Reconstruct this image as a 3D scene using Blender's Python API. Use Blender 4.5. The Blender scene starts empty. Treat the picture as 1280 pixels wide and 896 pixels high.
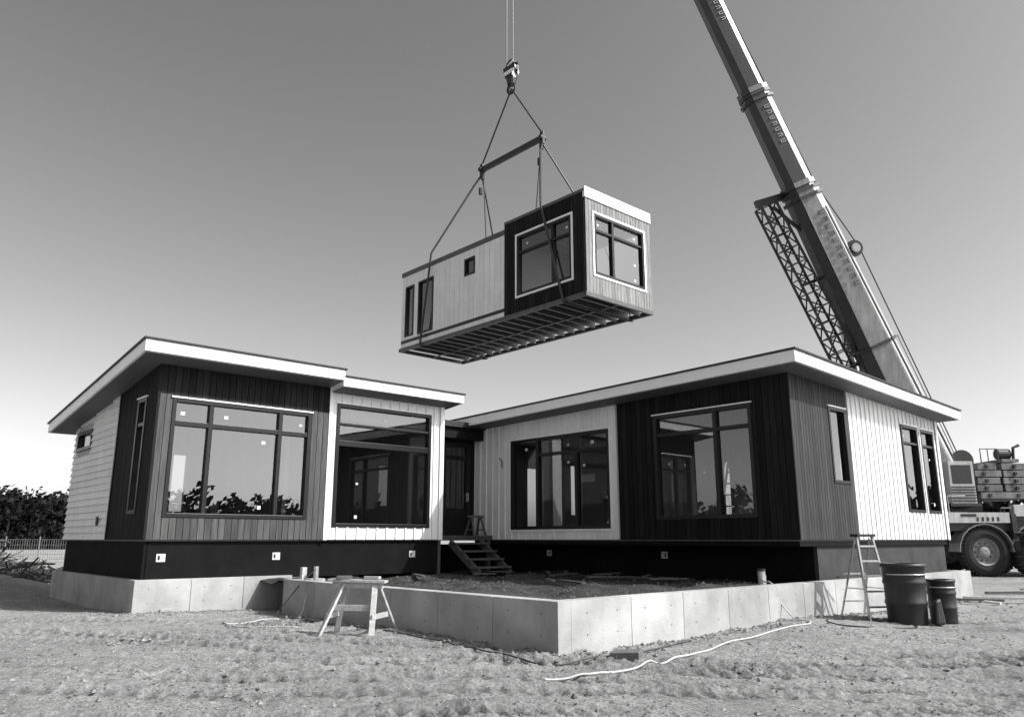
import bpy, bmesh, math, random
from mathutils import Vector, Matrix, noise
random.seed(7)
sc=bpy.context.scene
R=math.radians
TH=R(42.1)
OX,OY=.596,10.57
MU=Matrix.Translation((OX,OY,0))@Matrix.Rotation(TH,4,'Z')
I4=Matrix.Identity(4)
# ------------------------------------------------ materials
def newmat(n):
    m=bpy.data.materials.new(n);m.use_nodes=True
    nt=m.node_tree;b=nt.nodes['Principled BSDF'];return m,nt,b
def N(nt,t,**k):
    n=nt.nodes.new(t)
    for a,v in k.items():
        if a in n.bl_rna.properties.keys(): setattr(n,a,v)
        else: n.inputs[a].default_value=v
    return n
def L(nt,a,b): nt.links.new(a,b)
def gmat(name,lo,hi,rough=.6,scale=(3,3,3),nscale=4,detail=6,island=0.0,bump=0.0,bscale=30,metal=0,spec=.5,wet=None,wsc=(5,5,.8)):
    """gray material: noise driven between lo and hi, optional per-island variation"""
    m,nt,b=newmat(name)
    tc=N(nt,'ShaderNodeTexCoord');mp=N(nt,'ShaderNodeMapping');mp.inputs['Scale'].default_value=scale
    L(nt,tc.outputs['Object'],mp.inputs['Vector'])
    no=N(nt,'ShaderNodeTexNoise');no.inputs['Scale'].default_value=nscale;no.inputs['Detail'].default_value=detail;no.inputs['Roughness'].default_value=.65
    L(nt,mp.outputs[0],no.inputs['Vector'])
    mr=N(nt,'ShaderNodeMapRange');mr.inputs['From Min'].default_value=.3;mr.inputs['From Max'].default_value=.7
    mr.inputs['To Min'].default_value=lo;mr.inputs['To Max'].default_value=hi
    L(nt,no.outputs['Fac'],mr.inputs['Value'])
    out=mr.outputs[0]
    if island:
        g=N(nt,'ShaderNodeNewGeometry');m2=N(nt,'ShaderNodeMapRange')
        m2.inputs['To Min'].default_value=1-island;m2.inputs['To Max'].default_value=1+island
        L(nt,g.outputs['Random Per Island'],m2.inputs['Value'])
        mu=N(nt,'ShaderNodeMath',operation='MULTIPLY');L(nt,out,mu.inputs[0]);L(nt,m2.outputs[0],mu.inputs[1]);out=mu.outputs[0]
    if wet:
        mp2=N(nt,'ShaderNodeMapping');mp2.inputs['Scale'].default_value=wsc;L(nt,tc.outputs['Object'],mp2.inputs['Vector'])
        n3=N(nt,'ShaderNodeTexNoise');n3.inputs['Scale'].default_value=1.2;n3.inputs['Detail'].default_value=8;L(nt,mp2.outputs[0],n3.inputs['Vector'])
        m3=N(nt,'ShaderNodeMapRange');m3.inputs['From Min'].default_value=.35;m3.inputs['From Max'].default_value=.65;m3.inputs['To Min'].default_value=1-wet;m3.inputs['To Max'].default_value=1+wet*.4
        L(nt,n3.outputs['Fac'],m3.inputs['Value'])
        mu=N(nt,'ShaderNodeMath',operation='MULTIPLY');L(nt,out,mu.inputs[0]);L(nt,m3.outputs[0],mu.inputs[1]);out=mu.outputs[0]
    cc=N(nt,'ShaderNodeCombineColor')
    for i in range(3): L(nt,out,cc.inputs[i])
    L(nt,cc.outputs[0],b.inputs['Base Color'])
    b.inputs['Roughness'].default_value=rough;b.inputs['Metallic'].default_value=metal
    b.inputs['Specular IOR Level'].default_value=spec
    if bump:
        n2=N(nt,'ShaderNodeTexNoise');n2.inputs['Scale'].default_value=bscale;n2.inputs['Detail'].default_value=5
        L(nt,mp.outputs[0],n2.inputs['Vector'])
        bp=N(nt,'ShaderNodeBump');bp.inputs['Strength'].default_value=bump;bp.inputs['Distance'].default_value=.02
        L(nt,n2.outputs['Fac'],bp.inputs['Height']);L(nt,bp.outputs[0],b.inputs['Normal'])
    return m
M={}
M['wood']=gmat('wood_cladding',.045,.10,.65,(6,6,.5),3,8,.3,.5,12,spec=.2)
M['woodm']=gmat('lit_side_cladding',.024,.052,.65,(6,6,.5),3,8,.3,.5,12,spec=.2)  # sunlit copy of the right wing's wood; its shaded front is darker
M['wood_shade']=gmat('dark_shaded_cladding',.008,.020,.7,(6,6,.5),3,8,.35,.5,12,spec=.10)  # cladding with the shade of the walls put into a darker tone
M['white']=gmat('white_board',.74,.84,.5,(1,1,1),1.5,6,.04,.08,20,wet=.06)
M['lap']=gmat('white_lap_siding',.68,.80,.55,(1,1,1),1.5,6,.05,.08,20,wet=.06)
M['trim']=gmat('white_trim',.82,.88,.45,(1,1,1),2,4,.02)
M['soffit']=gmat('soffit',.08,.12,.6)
M['roof']=gmat('roof_edge_metal',.02,.04,.5,spec=.3)
M['black']=gmat('black_frame',.008,.014,.35,spec=.3)
M['skirt']=gmat('black_shaded_skirt',.005,.010,.8,(1,1,1),2,6,.1,.1,20,spec=.1)  # black skirting, with the shade of the front put into the tone
M['skirtg']=gmat('sunlit_skirt',.03,.06,.8,(1,1,1),2,6,.1,.1,20,spec=.2)  # lighter copy of the skirt, sunlight on that side put into the colour
M['conc']=gmat('concrete',.29,.47,.88,(1,1,1),1.1,9,.10,.3,30,spec=.2,wet=.16,wsc=(1.3,1.3,.9))
M['concd']=gmat('concrete_joint',.08,.14,.9)
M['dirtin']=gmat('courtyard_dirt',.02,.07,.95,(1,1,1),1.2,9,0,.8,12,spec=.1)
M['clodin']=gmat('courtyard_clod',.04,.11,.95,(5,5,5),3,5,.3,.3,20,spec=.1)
M['dry']=gmat('drywall',.34,.44,.8)
M['floor']=gmat('floor_deck',.12,.2,.7)
M['joist']=gmat('joist_lumber',.30,.42,.7,(2,2,2),2,5,.15)
M['joistd']=gmat('floor_joist',.16,.26,.7,(2,2,2),2,5,.25)
M['steel']=gmat('steel_frame',.05,.09,.5,(2,2,2),2,5,.1)
M['strip']=gmat('weathered_boards',.12,.26,.7,(5,5,.6),3,6,.2,.3,15)
M['pap']=gmat('house_wrap',.5,.8,.6,(3,3,2),2,7,.1)
M['lumber']=gmat('rough_lumber',.30,.5,.75,(4,4,4),3,6,.2,.3,15)
M['olds']=gmat('old_lumber',.05,.12,.8,(4,4,4),3,6,.25,.3,15)
M['stick']=gmat('window_sticker',.5,.6,.6)
M['alu']=gmat('aluminium',.45,.6,.35,metal=.6)
M['cable']=gmat('steel_cable',.02,.04,.5)
M['plas']=gmat('black_plastic',.010,.02,.5,(1,1,1),3,5,.1,.1,20)
M['crw']=gmat('crane_light_boom_lit',.36,.46,.38,(.6,.6,.6),2,8,.05,wet=.2)  # light crane parts, plus the painted sun side of the boom
M['crm']=gmat('crane_mid_tone',.16,.24,.4,(.6,.6,.6),2,8,.05,wet=.25)
M['crd']=gmat('crane_dark_boom_shade',.02,.04,.4,(.6,.6,.6),2,8,.08)  # dark crane parts, plus the painted shade side of the boom
M['crk']=gmat('crane_black',.012,.02,.5)
M['cweight']=gmat('counterweight_paint',.10,.18,.6,(1,1,1),2,8,.2,.2,15,wet=.3)
M['rubber']=gmat('tire_rubber',.02,.035,.85,(3,3,3),3,6,0,.2,20,spec=.2)
M['rim']=gmat('wheel_rim',.2,.34,.5,(3,3,3),3,6)
M['hose']=gmat('hose',.4,.55,.5)
M['stone']=gmat('dirt_clod',.10,.28,.95,(5,5,5),3,5,.35,.3,20,spec=.1)
M['leaf']=gmat('foliage',.010,.026,.9,(.3,.3,.3),2,4,.5,spec=.05)
M['bark']=gmat('bark',.03,.06,.9)
M['twig']=gmat('brush_twigs',.02,.09,.9,(1,1,1),2,4,.5)
M['galv']=gmat('galvanised_wire',.14,.22,.6)
def glassmat(name,tint,base):
    m,nt,b=newmat(name);nt.nodes.remove(b);o=[n for n in nt.nodes if n.type=='OUTPUT_MATERIAL'][0]
    tr=N(nt,'ShaderNodeBsdfTransparent');tr.inputs[0].default_value=(tint,tint,tint,1)
    gl=N(nt,'ShaderNodeBsdfGlossy');gl.inputs['Roughness'].default_value=.0;gl.inputs[0].default_value=(.9,.9,.9,1)
    tc=N(nt,'ShaderNodeTexCoord');no=N(nt,'ShaderNodeTexNoise');no.inputs['Scale'].default_value=.7;no.inputs['Detail'].default_value=1;L(nt,tc.outputs['Object'],no.inputs['Vector'])
    bp=N(nt,'ShaderNodeBump');bp.inputs['Strength'].default_value=.04;bp.inputs['Distance'].default_value=.02;L(nt,no.outputs['Fac'],bp.inputs['Height'])
    L(nt,bp.outputs[0],gl.inputs['Normal'])
    lw=N(nt,'ShaderNodeLayerWeight');lw.inputs[0].default_value=.5
    pw=N(nt,'ShaderNodeMath',operation='POWER');L(nt,lw.outputs['Facing'],pw.inputs[0]);pw.inputs[1].default_value=4
    ma=N(nt,'ShaderNodeMath',operation='MULTIPLY_ADD');L(nt,pw.outputs[0],ma.inputs[0]);ma.inputs[1].default_value=1-base;ma.inputs[2].default_value=base
    mx=N(nt,'ShaderNodeMixShader');L(nt,ma.outputs[0],mx.inputs[0]);L(nt,tr.outputs[0],mx.inputs[1]);L(nt,gl.outputs[0],mx.inputs[2]);L(nt,mx.outputs[0],o.inputs[0])
    return m
M['glass']=glassmat('window_glass',.48,.12)
m,nt,b=newmat('hook_stripes');tc=N(nt,'ShaderNodeTexCoord');sx=N(nt,'ShaderNodeSeparateXYZ');L(nt,tc.outputs['Object'],sx.inputs[0])
a=N(nt,'ShaderNodeMath',operation='ADD');L(nt,sx.outputs[0],a.inputs[0]);L(nt,sx.outputs[2],a.inputs[1])
q=N(nt,'ShaderNodeMath',operation='MULTIPLY');L(nt,a.outputs[0],q.inputs[0]);q.inputs[1].default_value=2.6
q2=N(nt,'ShaderNodeMath',operation='FRACT');L(nt,q.outputs[0],q2.inputs[0])
q3=N(nt,'ShaderNodeMath',operation='GREATER_THAN');L(nt,q2.outputs[0],q3.inputs[0]);q3.inputs[1].default_value=.62
q4=N(nt,'ShaderNodeMath',operation='MULTIPLY_ADD');L(nt,q3.outputs[0],q4.inputs[0]);q4.inputs[1].default_value=.7;q4.inputs[2].default_value=.015
cc=N(nt,'ShaderNodeCombineColor')
for i in range(3): L(nt,q4.outputs[0],cc.inputs[i])
L(nt,cc.outputs[0],b.inputs['Base Color']);M['stripe']=m
# ground
m,nt,b=newmat('dry_dirt');tc=N(nt,'ShaderNodeTexCoord')
def nz(sc_,det,ro=.6):
    n=N(nt,'ShaderNodeTexNoise');n.inputs['Scale'].default_value=sc_;n.inputs['Detail'].default_value=det;n.inputs['Roughness'].default_value=ro
    L(nt,tc.outputs['Object'],n.inputs['Vector']);return n.outputs['Fac']
def mrn(x,a,b_,c,d):
    r=N(nt,'ShaderNodeMapRange');r.inputs['From Min'].default_value=a;r.inputs['From Max'].default_value=b_;r.inputs['To Min'].default_value=c;r.inputs['To Max'].default_value=d
    L(nt,x,r.inputs['Value']);return r.outputs[0]
def mul(x,y):
    r=N(nt,'ShaderNodeMath',operation='MULTIPLY');L(nt,x,r.inputs[0]);L(nt,y,r.inputs[1]);return r.outputs[0]
at=N(nt,'ShaderNodeAttribute');at.attribute_name='rut_dark'   # darker tone in the ruts and tread troughs
c=mul(mul(mul(mrn(nz(.4,8),.3,.7,.26,.40),mrn(nz(4,8,.7),.3,.7,.74,1.2)),mrn(nz(28,4,.7),.35,.65,.62,1.25)),mrn(at.outputs['Fac'],0,1,1,.42))
cc=N(nt,'ShaderNodeCombineColor')
for i in range(3): L(nt,c,cc.inputs[i])
L(nt,cc.outputs[0],b.inputs['Base Color']);b.inputs['Roughness'].default_value=.95;b.inputs['Specular IOR Level'].default_value=.1
bp=N(nt,'ShaderNodeBump');bp.inputs['Strength'].default_value=1.0;bp.inputs['Distance'].default_value=.05
L(nt,nz(18,9,.78),bp.inputs['Height']);L(nt,bp.outputs[0],b.inputs['Normal']);M['ground']=m
# ------------------------------------------------ mesh builder
class MB:
    def __init__(s): s.v=[];s.f=[];s.m=[];s.mats=[]
    def mi(s,k):
        if k not in s.mats: s.mats.append(k)
        return s.mats.index(k)
    def add(s,vs,fs,k):
        b=len(s.v);i=s.mi(k);s.v+=[tuple(x) for x in vs]
        for f in fs: s.f.append(tuple(b+j for j in f));s.m.append(i)
    def hexa(s,p,k): # p 8 verts: bottom 4, top 4
        s.add(p,[(0,3,2,1),(4,5,6,7),(0,1,5,4),(1,2,6,5),(2,3,7,6),(3,0,4,7)],k)
    def box(s,x0,x1,y0,y1,z0,z1,k):
        if x1<x0:x0,x1=x1,x0
        if y1<y0:y0,y1=y1,y0
        if x1-x0<1e-5 or y1-y0<1e-5 or z1-z0<1e-5:return
        s.hexa([(x0,y0,z0),(x1,y0,z0),(x1,y1,z0),(x0,y1,z0),(x0,y0,z1),(x1,y0,z1),(x1,y1,z1),(x0,y1,z1)],k)
    def beam(s,a,b,w,h,k,up=(0,0,1)):
        a=Vector(a);b=Vector(b);d=(b-a).normalized();up=Vector(up)
        if abs(d.dot(up))>.98: up=Vector((1,0,0))
        x=d.cross(up).normalized();y=x.cross(d).normalized();x*=w/2;y*=h/2
        s.hexa([a-x-y,a+x-y,a+x+y,a-x+y,b-x-y,b+x-y,b+x+y,b-x+y],k)
    def tube(s,pts,r,k,n=8,cap=True):
        pts=[Vector(p) for p in pts];rs=r if isinstance(r,(list,tuple)) else [r]*len(pts)
        vs=[];fs=[];px=None
        for i,p in enumerate(pts):
            d=(pts[min(i+1,len(pts)-1)]-pts[max(i-1,0)]).normalized()
            if px is None:
                px=d.cross(Vector((0,0,1)) if abs(d.z)<.9 else Vector((1,0,0))).normalized()
            px=(px-d*px.dot(d)).normalized();py=d.cross(px)
            for j in range(n):
                a=2*math.pi*j/n;vs.append(p+px*(math.cos(a)*rs[i])+py*(math.sin(a)*rs[i]))
        for i in range(len(pts)-1):
            for j in range(n): fs.append((i*n+j,i*n+(j+1)%n,(i+1)*n+(j+1)%n,(i+1)*n+j))
        if cap: fs.append(tuple(range(n-1,-1,-1)));fs.append(tuple((len(pts)-1)*n+j for j in range(n)))
        s.add(vs,fs,k)
    def lathe(s,prof,org,axis,k,n=32):
        org=Vector(org);ax=Vector(axis).normalized();x=ax.orthogonal().normalized();y=ax.cross(x);vs=[];fs=[]
        for (r,h) in prof:
            for j in range(n):
                a=2*math.pi*j/n;vs.append(org+ax*h+x*(r*math.cos(a))+y*(r*math.sin(a)))
        for i in range(len(prof)-1):
            for j in range(n): fs.append((i*n+j,i*n+(j+1)%n,(i+1)*n+(j+1)%n,(i+1)*n+j))
        s.add(vs,fs,k)
    def slab(s,u0,u1,v0,v1,zf,th,k):
        c=[(u0,v0),(u1,v0),(u1,v1),(u0,v1)]
        s.hexa([(a,b,zf(a,b)-th) for a,b in c]+[(a,b,zf(a,b)) for a,b in c],k)
    def obj(s,name,parent=None,mat=I4,bevel=0,smooth=False):
        me=bpy.data.meshes.new(name);me.from_pydata(s.v,[],s.f);me.update()
        for k in s.mats: me.materials.append(M[k])
        me.polygons.foreach_set('material_index',s.m)
        if smooth: me.polygons.foreach_set('use_smooth',[True]*len(s.f))
        ob=bpy.data.objects.new(name,me);sc.collection.objects.link(ob)
        if parent: ob.parent=parent
        else: ob.matrix_world=mat
        if bevel:
            bm=ob.modifiers.new('bevel','BEVEL');bm.width=bevel;bm.segments=2;bm.limit_method='ANGLE'
        return ob
def empty(name,mat=I4):
    e=bpy.data.objects.new(name,None);sc.collection.objects.link(e);e.matrix_world=mat;return e
def fb(mb,fr,s0,s1,d0,d1,z0,z1,k):
    kind,fx=fr;sg=-1 if kind[1]=='-' else 1
    if kind[0]=='v': mb.box(s0,s1,fx+sg*d0,fx+sg*d1,z0,z1,k)
    else: mb.box(fx+sg*d0,fx+sg*d1,s0,s1,z0,z1,k)
def fquad(mb,fr,s0,s1,d,z0,z1,k):
    kind,fx=fr;sg=-1 if kind[1]=='-' else 1;f_=fx+sg*d
    if kind[0]=='v': vs=[(s0,f_,z0),(s1,f_,z0),(s1,f_,z1),(s0,f_,z1)]
    else: vs=[(f_,s0,z0),(f_,s1,z0),(f_,s1,z1),(f_,s0,z1)]
    mb.add(vs,[(0,1,2,3)],k)
def sub(z0,z1,cuts):
    r=[(z0,z1)]
    for a,b in cuts:
        n=[]
        for x,y in r:
            if b<=x or a>=y:n.append((x,y));continue
            if a>x:n.append((x,a))
            if b<y:n.append((b,y))
        r=n
    return r
def columns(mb,fr,s0,s1,d0,d1,z0,zt,ops,k,w,gap=0):
    cuts=sorted(set([s0,s1]+[x for o in ops for x in (o[0],o[1]) if s0<x<s1]))
    n=max(1,round((s1-s0)/w));ww=(s1-s0)/n
    for i in range(n):
        a=s0+i*ww+gap/2;b=s0+(i+1)*ww-gap/2
        xs=[a]+[c for c in cuts if a+.004<c<b-.004]+[b]
        for p,q in zip(xs[:-1],xs[1:]):
            mid=(p+q)/2;top=zt(mid) if callable(zt) else zt
            for x,y in sub(z0,top,[(o[2],o[3]) for o in ops if o[0]-1e-4<=mid<=o[1]+1e-4]):
                fb(mb,fr,p,q,d0,d1,x,y,k)
def wall(mb,fr,s0,s1,z0,zt,ops,th=.15):
    columns(mb,fr,s0,s1,-th,0,z0,zt,ops,'dry',.6 if callable(zt) else 50)
def battens(mb,fr,s0,s1,z0,zt,ops,step=.3,k='white'):
    columns(mb,fr,s0,s1,.002,.022,z0,zt,ops,k,50)if not callable(zt) else columns(mb,fr,s0,s1,.002,.022,z0,zt,ops,k,.6)
    n=round((s1-s0)/step)
    for i in range(n+1):
        c=s0+(s1-s0)*i/n;a=max(s0,c-.022);b=min(s1,c+.022);t=zt(c) if callable(zt) else zt
        for x,y in sub(z0,t,[(o[2]-.0,o[3]) for o in ops if o[0]-.02<c<o[1]+.02]): fb(mb,fr,a,b,.022,.05,x,y,k)
def planks(mb,fr,s0,s1,z0,zt,ops,w=.145,k='wood'):
    columns(mb,fr,s0,s1,.012,.035,z0,zt,ops,k,w,.012)
    columns(mb,fr,s0,s1,.001,.012,z0,zt,ops,'black',.6 if callable(zt) else 50)
def grow(o,e): return (o[0]-e,o[1]+e,o[2]-e,o[3]+e)
def window(fr,o,vm=(),hm=(),parent=None,name='window',fw=.085,stick=.4,trim=0,flash=True,prot=.055):
    rnd=random.Random(int(o[0]*100)+int(o[2]*77))
    a,b,z0,z1=o;mb=MB()
    fb(mb,fr,a,a+fw,-.12,prot,z0,z1,'black');fb(mb,fr,b-fw,b,-.12,prot,z0,z1,'black')
    fb(mb,fr,a+fw,b-fw,-.12,prot,z0,z0+fw,'black');fb(mb,fr,a+fw,b-fw,-.12,prot,z1-fw,z1,'black')
    for s,ya,yb in vm: fb(mb,fr,s-fw*.55,s+fw*.55,-.1,prot-.01,ya if ya else z0+fw,yb if yb else z1-fw,'black')
    for z,sa,sb,hw in hm: fb(mb,fr,sa if sa else a+fw,sb if sb else b-fw,-.09,prot-.016,z-hw,z+hw,'black')
    mb.obj(name+'_frame',parent,bevel=.006)
    g=MB();fquad(g,fr,a+fw*.9,b-fw*.9,-.032,z0+fw*.9,z1-fw*.9,'glass');g.obj(name+'_glass',parent)
    t=MB()
    if flash: fb(t,fr,a-.03,b+.03,.03,.075,z1+.002,z1+.03,'trim')
    if trim:
        fb(t,fr,a-trim,a-.002,.0,.06,z0-trim,z1+trim,'trim');fb(t,fr,b+.002,b+trim,.0,.06,z0-trim,z1+trim,'trim')
        fb(t,fr,a-.001,b+.001,.0,.058,z1+.003,z1+trim,'trim');fb(t,fr,a-.001,b+.001,.0,.058,z0-trim,z0-.003,'trim')
    if stick:
        ss=[a+fw]+sorted(x[0] for x in vm)+[b-fw];zz=[z0+fw]+sorted(x[0] for x in hm)+[z1-fw]
        for i in range(len(ss)-1):
            for j in range(len(zz)-1):
                w=ss[i+1]-ss[i];h=zz[j+1]-zz[j]
                if w<.25 or h<.15 or rnd.random()>stick: continue
                px=ss[i]+w*rnd.choice([.5,.22,.78]);pz=zz[j]+h*rnd.choice([.5,.86,.8]) if h>1 else zz[j]+h*.5
                k=rnd.uniform(.03,.055)
                fb(t,fr,px-k,px+k,-.029,-.027,pz-k*.8,pz+k*.8,'stick')
                if h>1 and rnd.random()<.5: fb(t,fr,px-.04,px+.04,-.029,-.027,zz[j]+.12,zz[j]+.2,'stick')
    if t.v: t.obj(name+'_trim_and_stickers',parent)
# ------------------------------------------------ LEFT WING
zl1=lambda u,v:5.42-.119*(v-8.7)
zl2=lambda u,v:5.27-.10*(v-8.75)
E=empty('modular_house_wing',MU)
FL=('v-',9.4);FS=('u-',-2.28)
w1=(-2.0,1.22,1.88,4.36);w2=(1.9,4.74,1.72,4.68);ws=(10.0,10.58,1.95,4.42);wsm=(14.1,15.45,3.66,4.16)
mb=MB()
wall(mb,FL,-2.28,1.72,1.45,5.25,[w1]);wall(mb,FL,1.72,5.13,1.45,5.12,[w2])
back=('v+',15.7)
wall(mb,back,-2.28,1.7,1.45,4.4,[(-.6,.6,2.2,3.8)]);wall(mb,back,1.7,5.13,1.45,4.4,[(2.6,3.6,1.6,3.9)])
wall(mb,FS,9.4,15.7,1.45,lambda s:zl1(0,s)-.2,[ws,wsm])
wall(mb,('u+',5.13),9.4,15.7,1.45,lambda s:zl2(0,s)-.2,[])
mb.box(1.64,1.76,11.5,15.55,1.46,4.5,'dry')
mb.obj('walls',E)
mb=MB();mb.box(-2.26,5.11,9.42,15.68,1.40,1.5,'floor')
for i in range(15):
    v=9.7+i*.41;mb.box(-2.1,5.0,v,v+.045,4.35-.02*i,4.58-.02*i,'joist')
mb.box(-.9,-.78,12.6,12.7,1.5,4.5,'dry');mb.box(.4,.6,13,14,1.5,2.5,'lumber')
mb.obj('floor_and_ceiling',E)
mb=MB()
columns(mb,FL,-2.28,1.68,.012,.037,4.43,lambda s:5.22,[],'wood_shade',.145,.012)  # eave shadow painted as a darker band of boards
columns(mb,FL,-2.28,1.68,.012,.035,1.43,4.425,[w1],'wood',.145,.012)
columns(mb,FL,-2.28,1.68,.001,.012,1.43,5.22,[w1],'black',50)
mb.box(-2.315,-2.26,9.362,9.4,1.43,5.22,'wood_shade')
planks(mb,FS,9.4,11.9,1.43,lambda s:zl1(0,s)-.17,[ws],.145,'wood_shade')  # side wall in shade, painted with the darker wood copy
mb.obj('wood_cladding',E)
mb=MB()
battens(mb,FL,1.76,5.13,1.43,5.1,[w2],.28)
fb(mb,FL,1.68,1.775,.0,.06,1.42,5.1,'trim');fb(mb,FL,5.03,5.16,.051,.065,1.42,5.1,'trim')
mb.obj('white_batten_cladding',E)
mb=MB();z=1.43
while z<4.9:
    zt_=z+.16;vend=15.72
    vm=8.7+(5.42-.17-zt_)/.119
    vend=min(vend,vm)
    if vend>12:
        segs=[(11.93,vend)]
        if zt_>wsm[2] and z<wsm[3]: segs=[(11.93,min(vend,wsm[0]))]+([(wsm[1],vend)] if vend>wsm[1] else [])
        for a,b in segs:
            p=[(-2.335,a,z),(-2.281,a,z),(-2.281,b,z),(-2.335,b,z),(-2.29,a,zt_),(-2.281,a,zt_),(-2.281,b,zt_),(-2.29,b,zt_)]
            mb.hexa(p,'lap')
    z+=.16
mb.box(-2.34,-2.283,11.88,11.94,1.43,5.0,'black')
mb.box(-2.36,-2.336,12.6,12.72,1.75,1.95,'black')
mb.obj('lap_siding',E)
window(FL,w1,[(-1.16,0,0),(.45,0,0)],[(3.83,0,0,.05)],E,'picture_window',stick=.85)
window(FL,w2,[],[(4.19,0,0,.03),(3.72,0,0,.07)],E,'tall_window',stick=.9)
window(FS,ws,[],[(3.85,0,0,.04)],E,'narrow_window',stick=0)
window(FS,wsm,[],[],E,'clerestory_window',flash=False,stick=0)
mb=MB()
mb.slab(-2.85,1.70,8.72,16.4,lambda u,v:zl1(u,v)-.04,.24,'trim')
mb.slab(1.705,5.38,8.78,16.2,lambda u,v:zl2(u,v)-.04,.22,'trim')
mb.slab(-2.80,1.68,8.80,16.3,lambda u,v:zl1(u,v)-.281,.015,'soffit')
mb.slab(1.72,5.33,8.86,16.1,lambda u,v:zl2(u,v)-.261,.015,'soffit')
mb.slab(-2.89,1.74,8.68,16.44,zl1,.038,'roof');mb.slab(1.745,5.42,8.74,16.24,zl2,.038,'roof')
mb.obj('roof',E,bevel=.006)
mb=MB()
mb.box(-2.2,5.05,9.47,9.55,.6,1.43,'skirt');mb.box(-2.25,-2.17,9.47,15.6,.6,1.43,'skirt');mb.box(4.97,5.05,9.55,15.6,.6,1.43,'skirt')
mb.box(-2.2,5.05,15.52,15.6,.6,1.43,'skirt')
mb.obj('skirting',E)
mb=MB()
for u in (-1.9,.6,4.3): 
    mb.box(u-.09,u+.09,9.455,9.469,.99,1.15,'stick');mb.box(u-.06,u-.02,9.45,9.4545,1.03,1.11,'black')
mb.obj('vents',E)
# ------------------------------------------------ RIGHT WING
zr=lambda u,v:5.11-.0204*(v+.165)-.032*(u-6.5)
E=empty('modular_house_wing',MU)
FF=('u-',7.2);FR=('v-',.4)
w3=(5.22,8.86,1.69,4.13);w4=(1.25,3.84,1.87,4.27)
r1=(8.8,9.6,2.61,4.27);r2=(12.6,13.62,2.08,4.24);r3=(13.8,14.66,2.08,4.22)
mb=MB()
wall(mb,FF,.4,10.5,1.45,lambda s:zr(7.2,s)-.2,[w3,w4])
wall(mb,FR,7.2,14.95,1.45,lambda s:zr(s,.4)-.2,[r1,r2,r3])
wall(mb,('u+',14.95),.4,10.5,1.45,lambda s:zr(14.95,s)-.2,[(5.9,6.9,2.2,3.9),(1.9,3.0,2.4,3.9)])
wall(mb,('v+',10.5),7.2,14.95,1.45,lambda s:zr(s,10.5)-.2,[(9.2,9.9,1.5,3.6),(10.6,11.5,2.2,3.8)])
mb.box(7.4,11.5,5.0,5.12,1.46,4.6,'dry');mb.box(12.3,14.9,5.0,5.12,1.46,4.6,'dry')
mb.obj('walls',E)
mb=MB();mb.box(7.22,14.93,.42,10.48,1.40,1.5,'floor')
for i in range(24):
    v=.6+i*.41;mb.box(7.36,14.8,v,v+.045,4.38,4.62,'joist')
mb.box(8.3,8.42,7.2,7.3,1.5,4.4,'joist');mb.box(9.0,9.12,6.2,6.3,1.5,4.4,'joist');mb.box(8.6,8.9,8.2,8.5,1.5,3.9,'dry')
mb.box(9.5,9.6,2.6,2.7,1.5,4.4,'joist')
for sx in (-.28,.28):  # ladder shape added to stand for a reflection in the window
    mb.beam((8.0,2.5+sx,1.5),(8.35,2.5+sx*.45,3.2),.06,.03,'lumber');mb.beam((8.75,2.5+sx,1.5),(8.4,2.5+sx*.45,3.2),.05,.03,'lumber')
for i in range(6):
    k=i/6;mb.beam((8.0+.35*k,2.5-.28+.15*k,1.65+1.55*k),(8.0+.35*k,2.5+.28-.15*k,1.65+1.55*k),.1,.03,'lumber')
mb.obj('interior',E)
mb=MB()
planks(mb,FF,.4,4.95,1.43,lambda s:zr(7.2,s)-.17,[w4],.145,'wood_shade')  # front in shade, painted with the darker wood copy
planks(mb,FR,7.2,9.72,1.43,lambda s:zr(s,.4)-.17,[r1],.115,'woodm')
mb.box(7.162,7.2,.362,.4,1.43,4.95,'wood_shade')
mb.obj('wood_cladding',E)
mb=MB()
battens(mb,FF,4.99,10.5,1.43,lambda s:zr(7.2,s)-.17,[w3],.28)
battens(mb,FR,9.75,14.95,1.43,lambda s:zr(s,.4)-.17,[r2,r3],.24)
fb(mb,FR,14.86,14.99,.051,.065,1.42,4.75,'trim')
mb.obj('white_batten_cladding',E)
window(FF,w3,[(6.37,1.75,3.62),(7.81,0,0)],[(3.66,0,7.81,.04)],E,'picture_window',flash=False,trim=.05,stick=.5)
window(FF,w4,[(2.17,0,0)],[(3.8,0,0,.04)],E,'picture_window',stick=.5)
window(FR,r1,[],[],E,'narrow_window',fw=.07,stick=0)
window(FR,r2,[],[(3.8,0,0,.03)],E,'tall_window',fw=.07,stick=.5);window(FR,r3,[],[(3.8,0,0,.03)],E,'tall_window',fw=.07,stick=.5)
mb=MB()
mb.slab(6.5,15.28,-.18,11.1,lambda u,v:zr(u,v)-.04,.23,'trim')
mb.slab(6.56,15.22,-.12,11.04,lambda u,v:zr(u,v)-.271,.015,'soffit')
mb.slab(6.46,15.32,-.22,11.14,zr,.038,'roof')
mb.obj('roof',E,bevel=.006)
mb=MB()
mb.box(8.0,8.08,.55,10.4,.5,1.30,'skirt');mb.box(8.0,14.85,.47,.549,.5,1.30,'skirtg');mb.box(14.77,14.85,.55,10.4,.5,1.3,'skirt')  # shaded front and sunlit side painted as two skirt tones
mb.box(7.21,14.94,.41,10.49,1.30,1.399,'skirt')
mb.box(5.06,8.0,10.4,10.48,.4,1.3,'skirt')
mb.obj('skirting',E)
mb=MB()
for v in (8.2,4.3):
    mb.box(7.985,7.999,v-.09,v+.09,.99,1.15,'stick');mb.box(7.98,7.9845,v-.05,v-.01,1.03,1.11,'black')
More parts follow.
